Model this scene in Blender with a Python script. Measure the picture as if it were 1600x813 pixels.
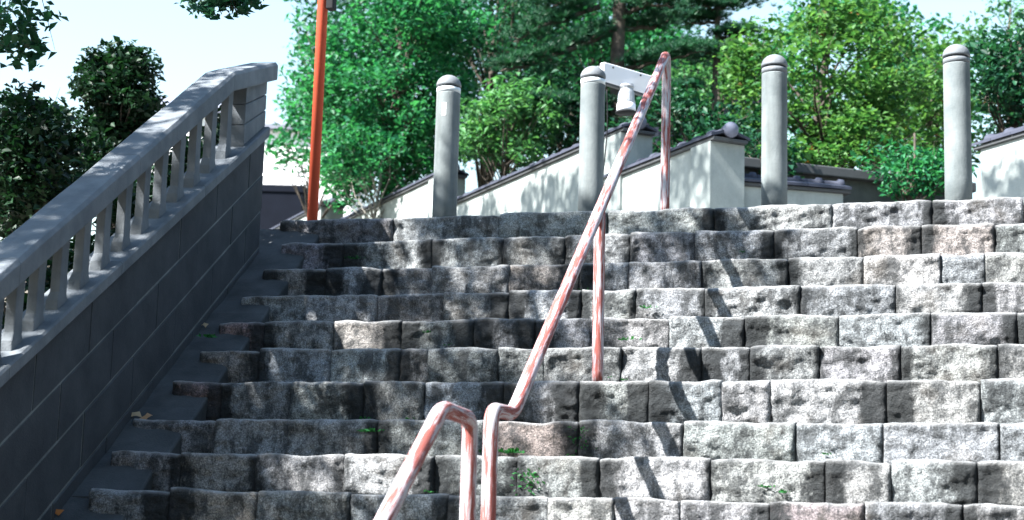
import bpy, math, random
import numpy as np
from mathutils import Vector, Matrix
sc = bpy.context.scene
for o in list(bpy.data.objects): bpy.data.objects.remove(o)
rnd = random.Random(7); rng = np.random.default_rng(11)

# ------------------------------------------------------------------ camera
F, CAM = 2656.2, np.array([1.6747, -5.7046, -0.1875])
YAW, PITCH, ROLL = 0.3023, 0.1691, 0.0282
_fw = np.array([-math.sin(YAW)*math.cos(PITCH), math.cos(YAW)*math.cos(PITCH), math.sin(PITCH)])
_r0 = np.array([math.cos(YAW), math.sin(YAW), 0.0]); _u0 = np.cross(_r0, _fw)
_rt = math.cos(ROLL)*_r0 + math.sin(ROLL)*_u0; _up = math.cos(ROLL)*_u0 - math.sin(ROLL)*_r0
cd = bpy.data.cameras.new('camera'); cam = bpy.data.objects.new('camera', cd); sc.collection.objects.link(cam)
m = Matrix.Identity(4)
for i in range(3): m[i][0] = _rt[i]; m[i][1] = _up[i]; m[i][2] = -_fw[i]; m[i][3] = CAM[i]
cam.matrix_world = m
cd.sensor_width = 36; cd.lens = F/1600*36; cd.clip_start = .05; cd.clip_end = 2000
cd.dof.use_dof = True; cd.dof.focus_distance = 7.4; cd.dof.aperture_fstop = 4.2
sc.camera = cam
# ------------------------------------------------------------------ light
LIGHT = Vector((1.0, 1.0, -1.45)).normalized()          # the way the sunlight travels
w = bpy.data.worlds.new('World'); sc.world = w; w.use_nodes = True
nt = w.node_tree; bg = nt.nodes['Background']
sky = nt.nodes.new('ShaderNodeTexSky'); sky.sky_type = 'NISHITA'; sky.sun_disc = False
sky.sun_elevation = math.asin(-LIGHT.z); sky.sun_rotation = math.radians(225)
sky.air_density = 1.8; sky.dust_density = 0.4; sky.ozone_density = 2.5
nt.links.new(sky.outputs[0], bg.inputs[0]); bg.inputs[1].default_value = 0.064
sd = bpy.data.lights.new('sun', 'SUN'); sd.energy = 5.0; sd.angle = math.radians(.55); sd.color = (1, .97, .93)
so = bpy.data.objects.new('sun', sd); sc.collection.objects.link(so)
so.rotation_euler = LIGHT.to_track_quat('-Z', 'Y').to_euler(); so.location = (-6, -8, 12)
sc.view_settings.view_transform = 'Standard'; sc.view_settings.look = 'None'
sc.view_settings.exposure = 2.4; sc.view_settings.gamma = 1

# ------------------------------------------------------------------ pixel helpers (photograph pixels, 1600 wide)
def ray(x, y): return _fw + _rt*((x-800)/F) + _up*((406.5-y)/F)
def on_y(x, y, Y): d = ray(x, y); return CAM + d*((Y-CAM[1])/d[1])
def on_z(x, y, Z): d = ray(x, y); return CAM + d*((Z-CAM[2])/d[2])
def at(x, y, depth): return CAM + ray(x, y)*depth
def on_plane(x, y, P, n): d = ray(x, y); return CAM + d*(np.dot(P-CAM, n)/np.dot(d, n))

# ------------------------------------------------------------------ object helpers
def link(o, parent=None, label=None, cat=None, group=None, kind=None):
    sc.collection.objects.link(o)
    if parent is not None: o.parent = parent
    if label: o['label'] = label
    if cat: o['category'] = cat
    if group: o['group'] = group
    if kind: o['kind'] = kind
    return o
def mesh_obj(name, V, Fc, mat, parent=None, smooth=True, **k):
    me = bpy.data.meshes.new(name)
    V = np.asarray(V, dtype=np.float32)
    if isinstance(Fc, np.ndarray):
        n, s = Fc.shape
        me.vertices.add(len(V)); me.vertices.foreach_set('co', V.ravel())
        me.loops.add(n*s); me.loops.foreach_set('vertex_index', Fc.astype(np.int32).ravel())
        me.polygons.add(n); me.polygons.foreach_set('loop_start', np.arange(0, n*s, s, dtype=np.int32))
        me.update(calc_edges=True); me.validate()
    else:
        me.from_pydata([tuple(map(float, v)) for v in V], [], Fc); me.update()
    if smooth: me.polygons.foreach_set('use_smooth', [True]*len(me.polygons))
    me.materials.append(mat)
    o = bpy.data.objects.new(name, me)
    return link(o, parent, **k)
def empty(name, loc=(0, 0, 0), **k):
    o = bpy.data.objects.new(name, None); o.empty_display_size = .1; o.location = loc
    link(o, **k); return o
def local(parent, V):                                     # world points -> parent's local (parents are only translated)
    return np.asarray(V) - np.array(parent.location)
class MB:
    def __init__(s): s.V = []; s.F = []
    def add(s, V, Fc):
        b = len(s.V); s.V += [tuple(map(float, v)) for v in V]; s.F += [tuple(i+b for i in f) for f in Fc]; return s
    def box(s, c, ex, ey, ez):                            # centre and three half-extent vectors
        c, ex, ey, ez = map(np.asarray, (c, ex, ey, ez))
        V = [c+a*ex+b*ey+d*ez for a in (-1, 1) for b in (-1, 1) for d in (-1, 1)]
        return s.add(V, [(0, 1, 3, 2), (4, 6, 7, 5), (0, 4, 5, 1), (2, 3, 7, 6), (0, 2, 6, 4), (1, 5, 7, 3)])
    def loft(s, rings, cap=True):
        n = len(rings[0]); V = [p for r in rings for p in r]; Fc = []
        for i in range(len(rings)-1):
            for j in range(n): a = i*n+j; b = i*n+(j+1) % n; Fc.append((a, b, b+n, a+n))
        if cap: Fc.append(tuple(range(n-1, -1, -1))); Fc.append(tuple(range(len(V)-n, len(V))))
        return s.add(V, Fc)
    def lathe(s, prof, c, n=24):
        c = np.asarray(c); rings = [[c+np.array([r*math.cos(t), r*math.sin(t), z]) for t in np.linspace(0, 2*math.pi, n, endpoint=False)] for r, z in prof]
        return s.loft(rings)
    def tube(s, pts, rad, n=10):
        pts = [np.asarray(p, float) for p in pts]; rings = []; pu = None
        for i, p in enumerate(pts):
            t = (pts[min(i+1, len(pts)-1)]-pts[max(i-1, 0)]); t = t/(np.linalg.norm(t)+1e-9)
            if pu is None:
                u = np.cross(t, [0, 0, 1]) if abs(t[2]) < .9 else np.cross(t, [1, 0, 0])
            else: u = pu-t*np.dot(pu, t)
            u = u/(np.linalg.norm(u)+1e-9); v = np.cross(t, u); pu = u
            r = rad[i] if hasattr(rad, '__len__') else rad
            rings.append([p+r*(math.cos(a)*u+math.sin(a)*v) for a in np.linspace(0, 2*math.pi, n, endpoint=False)])
        return s.loft(rings)
    def build(s, name, mat, parent=None, smooth=False, bevel=0, **k):
        V = np.array(s.V)
        if parent is not None: V = local(parent, V)
        o = mesh_obj(name, V, s.F, mat, parent, smooth, **k)
        if bevel:
            b = o.modifiers.new('bevel', 'BEVEL'); b.width = bevel; b.segments = 2; b.limit_method = 'ANGLE'
        return o
def vnoise(P, seed=0, hard=False):                                    # value noise on an (n,3) array, -1..1
    P = np.asarray(P, float); I = np.floor(P).astype(np.int64); f = P-I; f = f if hard else f*f*(3-2*f)
    def h(a, b, c):
        n = (a*374761393 + b*668265263 + c*2147483647 + seed*1274126177) & 0xffffffff
        n = ((n ^ (n >> 13))*1274126177) & 0xffffffff
        n = ((n ^ (n >> 16))*2246822519) & 0xffffffff
        return ((n ^ (n >> 15)) & 0xffff)/32767.5-1
    r = 0
    for a in (0, 1):
        for b in (0, 1):
            for c in (0, 1):
                wgt = (f[:, 0] if a else 1-f[:, 0])*(f[:, 1] if b else 1-f[:, 1])*(f[:, 2] if c else 1-f[:, 2])
                r = r + wgt*h(I[:, 0]+a, I[:, 1]+b, I[:, 2]+c)
    return r
def fbm(P, s, seed=0, oct=3, g=.5):
    r = 0; a = 1; P = np.asarray(P)*s
    for i in range(oct): r = r+a*vnoise(P, seed+i*17); P = P*2.03+3.1; a *= g
    return r

ROT = [np.linalg.qr(rng.normal(size=(3, 3)))[0] for _ in range(6)]
def facet(P, s, seed=0, oct=3, g=.5):                     # creased, split-stone relief
    r = 0; a = 1
    for i in range(oct): r = r+a*vnoise((np.asarray(P)@ROT[(i+seed) % 6])*s*(2.1**i)+seed*1.3, seed+i*17, True); a *= g
    return r
# ------------------------------------------------------------------ materials
def mat(name, rough=.8, spec=.3):
    mt = bpy.data.materials.new(name); mt.use_nodes = True; t = mt.node_tree
    b = t.nodes['Principled BSDF']; b.inputs['Roughness'].default_value = rough; b.inputs['Specular IOR Level'].default_value = spec
    return mt, t, b
def N(t, ty, **k):
    n = t.nodes.new(ty)
    for a, v in k.items():
        if a in n.inputs: n.inputs[a].default_value = v
        else: setattr(n, a, v)
    return n
def noise(t, vec, scale, detail=4, rough=.55):
    n = N(t, 'ShaderNodeTexNoise'); n.inputs['Scale'].default_value = scale; n.inputs['Detail'].default_value = detail; n.inputs['Roughness'].default_value = rough
    if vec is not None: t.links.new(vec, n.inputs['Vector'])
    return n.outputs['Fac']
def ramp(t, fac, stops):
    r = N(t, 'ShaderNodeValToRGB'); e = r.color_ramp.elements
    while len(e) < len(stops): e.new(.5)
    for i, (p, c) in enumerate(stops): e[i].position = p; e[i].color = (*c, 1) if len(c) == 3 else c
    t.links.new(fac, r.inputs[0]); return r.outputs[0]
def mix(t, fac, a, b, typ='MIX'):
    n = N(t, 'ShaderNodeMix'); n.data_type = 'RGBA'; n.blend_type = typ
    for i, v in ((0, fac), (6, a), (7, b)):
        if isinstance(v, (int, float)): n.inputs[i].default_value = v
        elif isinstance(v, tuple): n.inputs[i].default_value = (*v, 1)
        else: t.links.new(v, n.inputs[i])
    return n.outputs[2]
def math_(t, op, a, b=0.0):
    n = N(t, 'ShaderNodeMath'); n.operation = op
    for i, v in ((0, a), (1, b)):
        if isinstance(v, (int, float)): n.inputs[i].default_value = v
        else: t.links.new(v, n.inputs[i])
    return n.outputs[0]
def bump(t, b, h, strength, dist):
    n = N(t, 'ShaderNodeBump'); n.inputs['Strength'].default_value = strength; n.inputs['Distance'].default_value = dist
    t.links.new(h, n.inputs['Height']); t.links.new(n.outputs[0], b.inputs['Normal'])
def coords(t, scale=None, which='Object'):
    c = N(t, 'ShaderNodeTexCoord'); v = c.outputs[which]
    if scale:
        mp = N(t, 'ShaderNodeMapping'); mp.inputs['Scale'].default_value = scale; t.links.new(v, mp.inputs[0]); v = mp.outputs[0]
    return v
def attr(t, name):
    return N(t, 'ShaderNodeAttribute', attribute_name=name).outputs

def granite():
    mt, t, b = mat('rough_granite', .9, .2)
    geo = N(t, 'ShaderNodeNewGeometry').outputs['Position']
    oi = N(t, 'ShaderNodeObjectInfo')
    fine = noise(t, geo, 170, 3, .7); med = noise(t, geo, 26, 5, .62); big = noise(t, geo, 5, 4, .6)
    base = ramp(t, fine, [(.30, (.085, .092, .10)), (.45, (.25, .262, .275)), (.56, (.40, .415, .43)), (.70, (.58, .60, .615))])
    base = mix(t, 1.0, base, oi.outputs['Color'], 'MULTIPLY')
    # lichen and soot patches, drawn out down the face by rain
    stv = N(t, 'ShaderNodeMapping'); stv.inputs['Scale'].default_value = (13, 13, 5.5); t.links.new(geo, stv.inputs[0])
    patch = ramp(t, math_(t, 'ADD', math_(t, 'MULTIPLY', noise(t, stv.outputs[0], 1, 8, .76), .75), math_(t, 'MULTIPLY', med, .25)), [(.455, (0, 0, 0)), (.56, (1, 1, 1))])
    base = mix(t, math_(t, 'MULTIPLY', patch, .80), base, (.034, .038, .041))
    ocher = ramp(t, big, [(.55, (0, 0, 0)), (.72, (1, 1, 1))])
    base = mix(t, math_(t, 'MULTIPLY', ocher, .22), base, (.17, .13, .09))
    # black streaks washed down the joints: attribute 'edge' = 1 at a stone's ends
    e = attr(t, 'edge')['Fac']
    ns = noise(t, coords(t, (14, 14, 5), 'Object'), 1.6, 5, .7)
    soot = math_(t, 'ADD', e, math_(t, 'MULTIPLY', math_(t, 'SUBTRACT', ns, .5), 1.2))
    soot = ramp(t, soot, [(.38, (0, 0, 0)), (.70, (1, 1, 1))])
    base = mix(t, math_(t, 'MULTIPLY', soot, .93), base, (.022, .025, .027))
    base = mix(t, math_(t, 'MULTIPLY', attr(t, 'lit_edge')['Fac'], .85), base, (.50, .51, .52))  # top arris painted lighter, mimicking sun caught along the edge
    t.links.new(base, b.inputs['Base Color'])
    h = math_(t, 'ADD', math_(t, 'MULTIPLY', noise(t, geo, 60, 6, .7), 1.0), math_(t, 'MULTIPLY', fine, .25))
    bump(t, b, h, 1.0, .026)
    return mt
def concrete(name, c0, c1, streak=.5, rough=.85, sc_=1.0, dark=(.05, .055, .06)):
    mt, t, b = mat(name, rough, .3)
    geo = N(t, 'ShaderNodeNewGeometry').outputs['Position']
    a = noise(t, geo, 6*sc_, 6, .6); f = noise(t, geo, 120*sc_, 3, .6)
    mp = N(t, 'ShaderNodeMapping'); mp.inputs['Scale'].default_value = (14*sc_, 14*sc_, 1.3*sc_); t.links.new(geo, mp.inputs[0])
    s = noise(t, mp.outputs[0], 1.0, 4, .6)
    col = mix(t, ramp(t, a, [(.35, (0, 0, 0)), (.65, (1, 1, 1))]), c0, c1)
    col = mix(t, math_(t, 'MULTIPLY', ramp(t, s, [(.5, (0, 0, 0)), (.72, (1, 1, 1))]), streak), col, dark)
    col = mix(t, math_(t, 'MULTIPLY', f, .22), col, (.1, .1, .1))
    t.links.new(col, b.inputs['Base Color']); bump(t, b, math_(t, 'ADD', f, a), .35, .006)
    return mt
def plain(name, c, rough=.6, var=.25, scale=8, spec=.4, metal=0, bmp=.15):
    mt, t, b = mat(name, rough, spec); b.inputs['Metallic'].default_value = metal
    geo = N(t, 'ShaderNodeNewGeometry').outputs['Position']
    a = noise(t, geo, scale, 5, .6)
    col = mix(t, a, tuple(x*(1-var) for x in c), tuple(min(1, x*(1+var)) for x in c)); t.links.new(col, b.inputs['Base Color'])
    r = math_(t, 'ADD', rough-.1, math_(t, 'MULTIPLY', a, .2)); t.links.new(r, b.inputs['Roughness'])
    if bmp: bump(t, b, noise(t, geo, scale*8, 3), bmp, .004)
    return mt
def peeling():
    mt, t, b = mat('peeling_red_paint', .7, .15)
    p = attr(t, 'pipe')['Vector']
    mp = N(t, 'ShaderNodeMapping'); mp.inputs['Scale'].default_value = (1.5, 1.5, 5.0); t.links.new(p, mp.inputs[0])
    n1 = noise(t, mp.outputs[0], 1.15, 8, .70)
    mp2 = N(t, 'ShaderNodeMapping'); mp2.inputs['Scale'].default_value = (5, 5, 8); mp2.inputs['Location'].default_value = (3, 1, 7); t.links.new(p, mp2.inputs[0])
    n2 = noise(t, mp2.outputs[0], 2.2, 7, .7)
    red = mix(t, n2, (.15, .034, .028), (.32, .105, .092))
    wht = mix(t, n2, (.24, .26, .29), (.54, .56, .60))
    k = ramp(t, n1, [(.485, (0, 0, 0)), (.51, (1, 1, 1))])
    col = mix(t, k, red, wht)
    pk = ramp(t, math_(t, 'ADD', n1, math_(t, 'MULTIPLY', math_(t, 'SUBTRACT', n2, .5), .35)), [(.43, (0, 0, 0)), (.53, (.6, .6, .6)), (.60, (0, 0, 0))])
    col = mix(t, pk, col, (.40, .24, .25))
    rust = ramp(t, n2, [(.33, (1, 1, 1)), (.40, (0, 0, 0))])
    col = mix(t, rust, col, (.10, .045, .025))
    t.links.new(col, b.inputs['Base Color'])
    bump(t, b, math_(t, 'ADD', n1, math_(t, 'MULTIPLY', k, .25)), .5, .003)
    t.links.new(ramp(t, k, [(0, (.8, .8, .8)), (1, (.6, .6, .6))]), b.inputs['Roughness'])
    return mt
def leafmat(name, c0, c1, trans=.35, c2=None, p2=.9):
    mt = bpy.data.materials.new(name); mt.use_nodes = True; t = mt.node_tree
    b = t.nodes['Principled BSDF']; b.inputs['Roughness'].default_value = .5; b.inputs['Specular IOR Level'].default_value = .25
    r = attr(t, 'rnd')['Fac']
    col = mix(t, r, c0, c1)
    if c2: col = mix(t, ramp(t, r, [(p2, (0, 0, 0)), (p2+.03, (1, 1, 1))]), col, c2)
    t.links.new(col, b.inputs['Base Color'])
    tr = N(t, 'ShaderNodeBsdfTranslucent')
    c3 = mix(t, 1.0, col, (1.25, 1.35, .75), 'MULTIPLY'); t.links.new(c3, tr.inputs[0])
    mx = N(t, 'ShaderNodeMixShader'); mx.inputs[0].default_value = trans
    t.links.new(b.outputs[0], mx.inputs[1]); t.links.new(tr.outputs[0], mx.inputs[2])
    t.links.new(mx.outputs[0], t.nodes['Material Output'].inputs[0])
    return mt
M = dict(
    granite=granite(),
    joint=concrete('dark_mortar', (.03, .032, .034), (.06, .062, .062)),
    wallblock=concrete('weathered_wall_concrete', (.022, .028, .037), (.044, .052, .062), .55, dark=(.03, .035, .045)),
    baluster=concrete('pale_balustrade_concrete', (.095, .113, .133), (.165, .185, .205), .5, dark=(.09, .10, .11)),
    strip=concrete('dirty_gutter_concrete', (.025, .03, .034), (.06, .067, .073), .4),
    bollard=concrete('smooth_bollard_concrete', (.10, .122, .128), (.175, .20, .205), .5, .85, dark=(.055, .065, .062)),
    bollard_cap=concrete('bollard_cap_concrete', (.10, .115, .13), (.15, .165, .18), .2, .7),
    band=plain('pale_reflective_tape', (.62, .66, .68), .4),
    gardenwall=concrete('dim_garden_wall', (.05, .057, .057), (.09, .096, .094), .5),
    sticker=plain('sticker_paper', (.80, .82, .84), .5, .05),
    paint=peeling(),
    orange=plain('orange_red_enamel', (.40, .070, .036), .7, .22, 7, .12, bmp=.1),
    blackmetal=plain('dark_metal', (.015, .016, .018), .7, .25, 8, .1),
    whitebox=plain('white_enamel_sheet', (.72, .74, .80), .4, .05, 4, bmp=.05),
    foil=plain('crumpled_foil_wrap', (.30, .32, .35), .35, .6, 34, metal=.3, bmp=1.0),
    plaster=concrete('white_wall_plaster', (.24, .275, .27), (.34, .375, .365), .42, .9, .6, dark=(.15, .17, .165)),
    tile=plain('grey_blue_roof_tile', (.05, .056, .078), .7, .35, 12, .12),
    tilelight=plain('pale_end_tile', (.13, .14, .19), .55, .25, 12, .2),
    eave=plain('dark_eave_mortar', (.055, .06, .065), .8),
    bark=concrete('tree_bark', (.035, .028, .022), (.085, .068, .052), .5, .95, 3.0, dark=(.015, .013, .011)),
    palebark=concrete('pale_bark', (.16, .15, .13), (.30, .28, .25), .4, .9, 3.0),
    soil=concrete('bare_soil', (.06, .05, .04), (.11, .10, .08), .2),
    paving=concrete('landing_paving', (.26, .26, .25), (.36, .36, .35), .2),
    housewall=plain('white_house_wall', (.74, .75, .76), .8, .05, 2),
    slate=plain('dark_slate_wall', (.008, .010, .016), .85, .3, 5, .04),  # slate blackened further, its colour standing in for shade on the outbuilding
    roofgrey=plain('grey_house_roof', (.16, .17, .21), .5, .2, 6),
    glass=plain('dark_window_glass', (.03, .035, .04), .08, .1, 3, .6, bmp=0),
    leaf_a=leafmat('broad_leaf_green', (.005, .066, .034), (.042, .22, .090), .42),
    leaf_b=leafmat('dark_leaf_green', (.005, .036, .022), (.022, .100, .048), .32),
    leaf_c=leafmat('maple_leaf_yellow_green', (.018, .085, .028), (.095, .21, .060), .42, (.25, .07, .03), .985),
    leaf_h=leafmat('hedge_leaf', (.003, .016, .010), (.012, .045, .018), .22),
    leaf_l=leafmat('light_leaf_green', (.026, .11, .04), (.085, .22, .085), .40),
    needle=leafmat('pine_needle', (.006, .042, .024), (.022, .100, .042), .2),
    weed=leafmat('weed_leaf', (.015, .09, .025), (.035, .18, .05), .35),
    dryleaf=leafmat('dry_leaf', (.42, .16, .05), (.45, .36, .24), .2),
)

# ------------------------------------------------------------------ stairs
T = 0.28
ZT = {1: 1.527, 2: 1.3488, 3: 1.1607, 4: .9861, 5: .8197, 6: .6549, 7: .4867, 8: .3045, 9: .1515, 10: 0.0}
for k in range(11, 16): ZT[k] = ZT[k-1]-.165
SL = ZT[1]/(9*T)
JOINTS = {1: [436, 614, 780, 948, 1116, 1300, 1457, 1600], 2: [437, 536, 676, 787, 882, 985, 1085, 1210, 1340, 1440, 1555],
 3: [411, 509, 595, 675, 795, 905, 982, 1096, 1231, 1349, 1470, 1540], 4: [375, 480, 588, 693, 795, 908, 993, 1102, 1251, 1400, 1535],
 5: [340, 412, 520, 627, 741, 835, 922, 1045, 1163, 1311, 1455, 1590], 6: [310, 405, 515, 626, 668, 778, 850, 970, 1095, 1172, 1280, 1408, 1560],
 7: [268, 343, 455, 567, 662, 785, 904, 1013, 1128, 1204, 1386, 1532], 8: [205, 335, 450, 590, 770, 903, 1067, 1243, 1380, 1562],
 9: [170, 278, 400, 538, 677, 808, 936, 1110, 1290, 1393, 1527], 10: [138, 262, 400, 545, 700, 856, 960, 1062, 1202, 1350, 1505]}
YM = {1: 348, 2: 390, 3: 433, 4: 475, 5: 520, 6: 570, 7: 627, 8: 685, 9: 745, 10: 800}
TINT = {(1, 0): (.62, .60, .62), (2, 0): (.80, .74, .82), (2, 8): (.98, .88, .82), (2, 9): (.98, .86, .80), (3, 4): (.82, .73, .67), (3, 0): (.85, .80, .76),
 (4, 0): (.85, .87, .86), (5, 0): (.95, .68, .66), (5, 2): (.80, .73, .67), (6, 0): (.88, .80, .74), (7, 0): (1.0, .72, .70), (7, 4): (.75, .82, .9), (8, 4): (.70, .58, .53),
 (10, 8): (.85, .72, .72), (10, 1): (.95, .84, .72), (9, 1): (.95, .88, .80), (9, 10): (.82, .80, .76), (2, 6): (1.1, 1.1, 1.12), (6, 8): (1.15, 1.15, 1.17), (4, 4): (1.05, 1.07, 1.1), (6, 1): (.8, .85, .9)}
steps = empty('stone_steps', (0, 0, 0), label='flight of rough granite block steps rising to the landing', cat='steps', kind='structure')
def stone(x0, x1, k, tint, seed):
    W = x1-x0; zb = ZT[k+1]-.012; h = ZT[k]-zb; y0 = (10-k)*T; lead = y0+rnd.uniform(-.008, .008)
    nu = max(14, int(W/.0085)); nv = max(10, int(h/.0085)); rd = .008
    us = np.linspace(0, W, nu+1)
    prof = [(0, z) for z in np.linspace(0, h-rd, nv)] + [(rd*(1-math.cos(a)), h-rd+rd*math.sin(a)) for a in (.5, 1.0, 1.5708)] + [(y, h) for y in (.04, .075, .12, .18, .24, T+.03)]
    prof = np.array(prof); npf = len(prof)
    U, J = np.meshgrid(us, np.arange(npf), indexing='ij'); PY = prof[J, 0]; PZ = prof[J, 1]
    P = np.stack([x0+U, lead+PY, zb+PZ], -1).reshape(-1, 3)
    u = U.reshape(-1); pz = PZ.reshape(-1); py = PY.reshape(-1)
    q = P.copy(); q[:, 1] += seed*3.7
    eu = np.minimum(u, W-u)                               # metres from a stone's end
    ez = np.minimum(np.maximum(pz, 0), np.maximum(h-pz, 0)+.0)
    front = np.clip(1-py/.05, 0, 1)
    face = np.clip(.2+eu/.022, 0, 1)**.6*np.clip(.25+ez/.03, 0, 1)
    q2 = np.stack([q[:, 0]*.75+q[:, 2]*.5, q[:, 1], q[:, 2]*1.25-q[:, 0]*.3], 1)   # chips run obliquely across the face
    rough = facet(q2, 6, seed, 2, .5)*.027 + (np.abs(facet(q2, 12, seed+3, 4, .62))-.3)*.013 + facet(q2, 38, seed+1, 2, .6)*.0060
    bulge = -.011*face*(1+.8*fbm(q, 4, seed+9, 2)) + rough*(.45+.55*face)
    P[:, 1] += front*bulge
    # round the vertical ends back into the joint
    back = np.clip(1-eu/.010, 0, 1)**2
    P[:, 1] += front*back*(.004+.006*vnoise(q*11, seed+2)) 
    P[:, 0] += np.where(u < W/2, 1, -1)*np.clip(1-eu/.02, 0, 1)*(.000+.0025*(1+vnoise(q*9, seed+3))*.5)
    # uneven top
    top = np.clip((pz-h+.05)/.05, 0, 1)
    P[:, 2] += top*(fbm(q*np.array([1, 0, 0])+seed, 6, seed+4, 3)*.006 - .0022*np.clip(1-eu/.03, 0, 1)*(1+vnoise(q*7, seed)) + fbm(q, 22, seed+6, 2)*.0025) + (u/W-.5)*TILT[seed % 7]*top
    grid = np.arange((nu+1)*npf).reshape(nu+1, npf)
    a = grid[:-1, :-1].ravel(); b_ = grid[1:, :-1].ravel(); c = grid[1:, 1:].ravel(); d = grid[:-1, 1:].ravel()
    Fq = np.stack([a, b_, c, d], 1)
    # side cheeks going back into the flight
    ex = []; n0 = len(P)
    for col, sgn in ((0, -1), (nu, 1)):
        ring = grid[col]; V = P[ring].copy(); V[:, 1] = np.maximum(V[:, 1]+.09, lead+.09); V[:, 0] += -sgn*.001
        base = n0+len(ex)*0
        ex.append((ring, V))
    allV = [P]; Fs = [Fq]; off = n0
    for i, (ring, V) in enumerate(ex):
        idx = np.arange(off, off+npf); off += npf; allV.append(V)
        r0, r1, s0, s1 = ring[:-1], ring[1:], idx[:-1], idx[1:]
        Fs.append(np.stack([r0, r1, s1, s0], 1) if i == 0 else np.stack([r0, s0, s1, r1], 1))
    V = np.concatenate(allV); Fq = np.concatenate(Fs)
    o = mesh_obj('stone_block', V, Fq, M['granite'], steps)
    sl, sr = SOOT[(seed*7) % 31], SOOT[((seed+1)*7) % 31]
    edge = np.maximum(sl*np.exp(-(u/(.018+.07*sl))**1.8), sr*np.exp(-((W-u)/(.018+.07*sr))**1.8)); edge = np.concatenate([edge, np.ones(2*npf)])
    at_ = o.data.attributes.new('edge', 'FLOAT', 'POINT'); at_.data.foreach_set('value', edge.astype(np.float32))
    lit = np.exp(-((h-pz)/.009)**2)*np.exp(-(py/.03)**2)*(.55+.45*vnoise(q*25, seed)); at_ = o.data.attributes.new('lit_edge', 'FLOAT', 'POINT'); at_.data.foreach_set('value', np.concatenate([lit, np.zeros(2*npf)]).astype(np.float32))
    o.color = (*tint, 1)
    return o
SOOT = [rnd.random()**.7*1.4 for _ in range(31)]
TILT = [rnd.uniform(-.007, .007) for _ in range(7)]
seed = 0
for k in range(1, 15):
    if k in JOINTS: xs = [on_y(x, YM[k]-(x-800)*.0, (10-k)*T)[0] for x in JOINTS[k]]
    else: xs = [-1.72+.02*(k-11)]
    while xs[-1] < 2.7:
        xs.append(xs[-1]+(rnd.uniform(.34, .52) if k < 11 else rnd.uniform(.45, .6)))
    for i in range(len(xs)-1):
        g = rnd.uniform(.66, 1.08); c = TINT.get((k, i)) or (g*rnd.uniform(.94, 1.03), g*rnd.uniform(.98, 1.0), g*rnd.uniform(.94, 1.03))
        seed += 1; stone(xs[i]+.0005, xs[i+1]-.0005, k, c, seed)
# dark bedding behind the joints
core = MB()
for k in range(1, 15):
    y0 = (10-k)*T+.05; y1 = (10-k)*T+T+.06
    core.box([.3, (y0+y1)/2, (ZT[k]-.03+ZT[14]-.3)/2], [2.38, 0, 0], [0, (y1-y0)/2, 0], [0, 0, (ZT[k]-.03-ZT[14]+.3)/2])
core.build('joint_bedding', M['joint'], steps)

# ------------------------------------------------------------------ ground, landing, gutter
GZ = ZT[15]+.0
def ground_h(X, Y):
    up = np.clip((Y+1.15)/(2.6+1.15), 0, 1); z = GZ+.02+(1.44-GZ)*up
    inst = (X > -2.3) & (X < 2.68) & (Y < 2.75)
    z = np.where(inst, np.minimum(z-.45, z), z)
    z = np.where((X > -2.3) & (X < 2.68) & (Y < -1.3), GZ, z)
    far = np.clip((Y-9)/30, 0, 1); z = z+far*2.2+np.clip((-X-5)/20, 0, 1)*np.clip((Y+2)/8, 0, 1)*.6
    return z
gx = np.unique(np.concatenate([np.linspace(-400, -20, 16), np.linspace(-20, 20, 81), np.linspace(20, 400, 16), [-2.301, -2.299, 2.679, 2.681]]))
gy = np.unique(np.concatenate([np.linspace(-400, -20, 16), np.linspace(-20, 40, 121), np.linspace(40, 600, 20)]))
X, Y = np.meshgrid(gx, gy, indexing='ij'); Z = ground_h(X, Y)+.03*vnoise(np.stack([X.ravel(), Y.ravel(), X.ravel()*0], 1)*.8).reshape(X.shape)*((Y > 3.4) | (X < -2.5))
gi = np.arange(X.size).reshape(X.shape)
mesh_obj('ground', np.stack([X, Y, Z], -1).reshape(-1, 3), np.stack([gi[:-1, :-1].ravel(), gi[1:, :-1].ravel(), gi[1:, 1:].ravel(), gi[:-1, 1:].ravel()], 1), M['soil'],
         kind='structure', label='bare soil ground around the steps and walls', cat='ground')
MB().box([.2, 4.6, ZT[1]-.105], [3.4, 0, 0], [0, 1.78, 0], [0, 0, .09]).build('landing', M['paving'], kind='structure', label='paved landing at the head of the steps', cat='landing', bevel=.01)

# ------------------------------------------------------------------ balustrade wall on the left
WA = np.array([-1.83, -.11, 0]); WD = np.array([-.36, 2.38, 0]); WD /= np.linalg.norm(WD); WN = np.array([WD[1], -WD[0], 0])   # WN faces the steps
def wp(y, z, off=0.0):                                    # a point on the wall's stair face at world y
    p = WA+WD*((y-WA[1])/WD[1]); return np.array([p[0], p[1], z])+WN*off
def wpx(x, y, off=0.0): return on_plane(x, y, WA+WN*off, WN)
gut = MB()
n = 26; ys = np.linspace(-1.6, 2.55, n); rings = []
for y in ys:
    z = SL*y-.06+rnd.uniform(-.012, .012); a = wp(y, z, -.12); b = wp(y, z, .26+rnd.uniform(-.01, .01)); dn = np.array([0, 0, -.35])
    rings.append([a, b, b+dn, a+dn])
gut.loft(rings).build('gutter', M['strip'], kind='structure', label='dark sloping concrete gutter between the wall and the steps', cat='gutter', bevel=.01)
wall = empty('balustrade_wall', wp(-.11, -.2), label='sloping concrete block wall with slotted balustrade beside the steps', cat='wall')
Y0, Y1 = -1.75, 2.24
zl = lambda y: .672+.556*y                                # underside of the ledge
zb = lambda y: SL*y-.22
TH = .14
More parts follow.
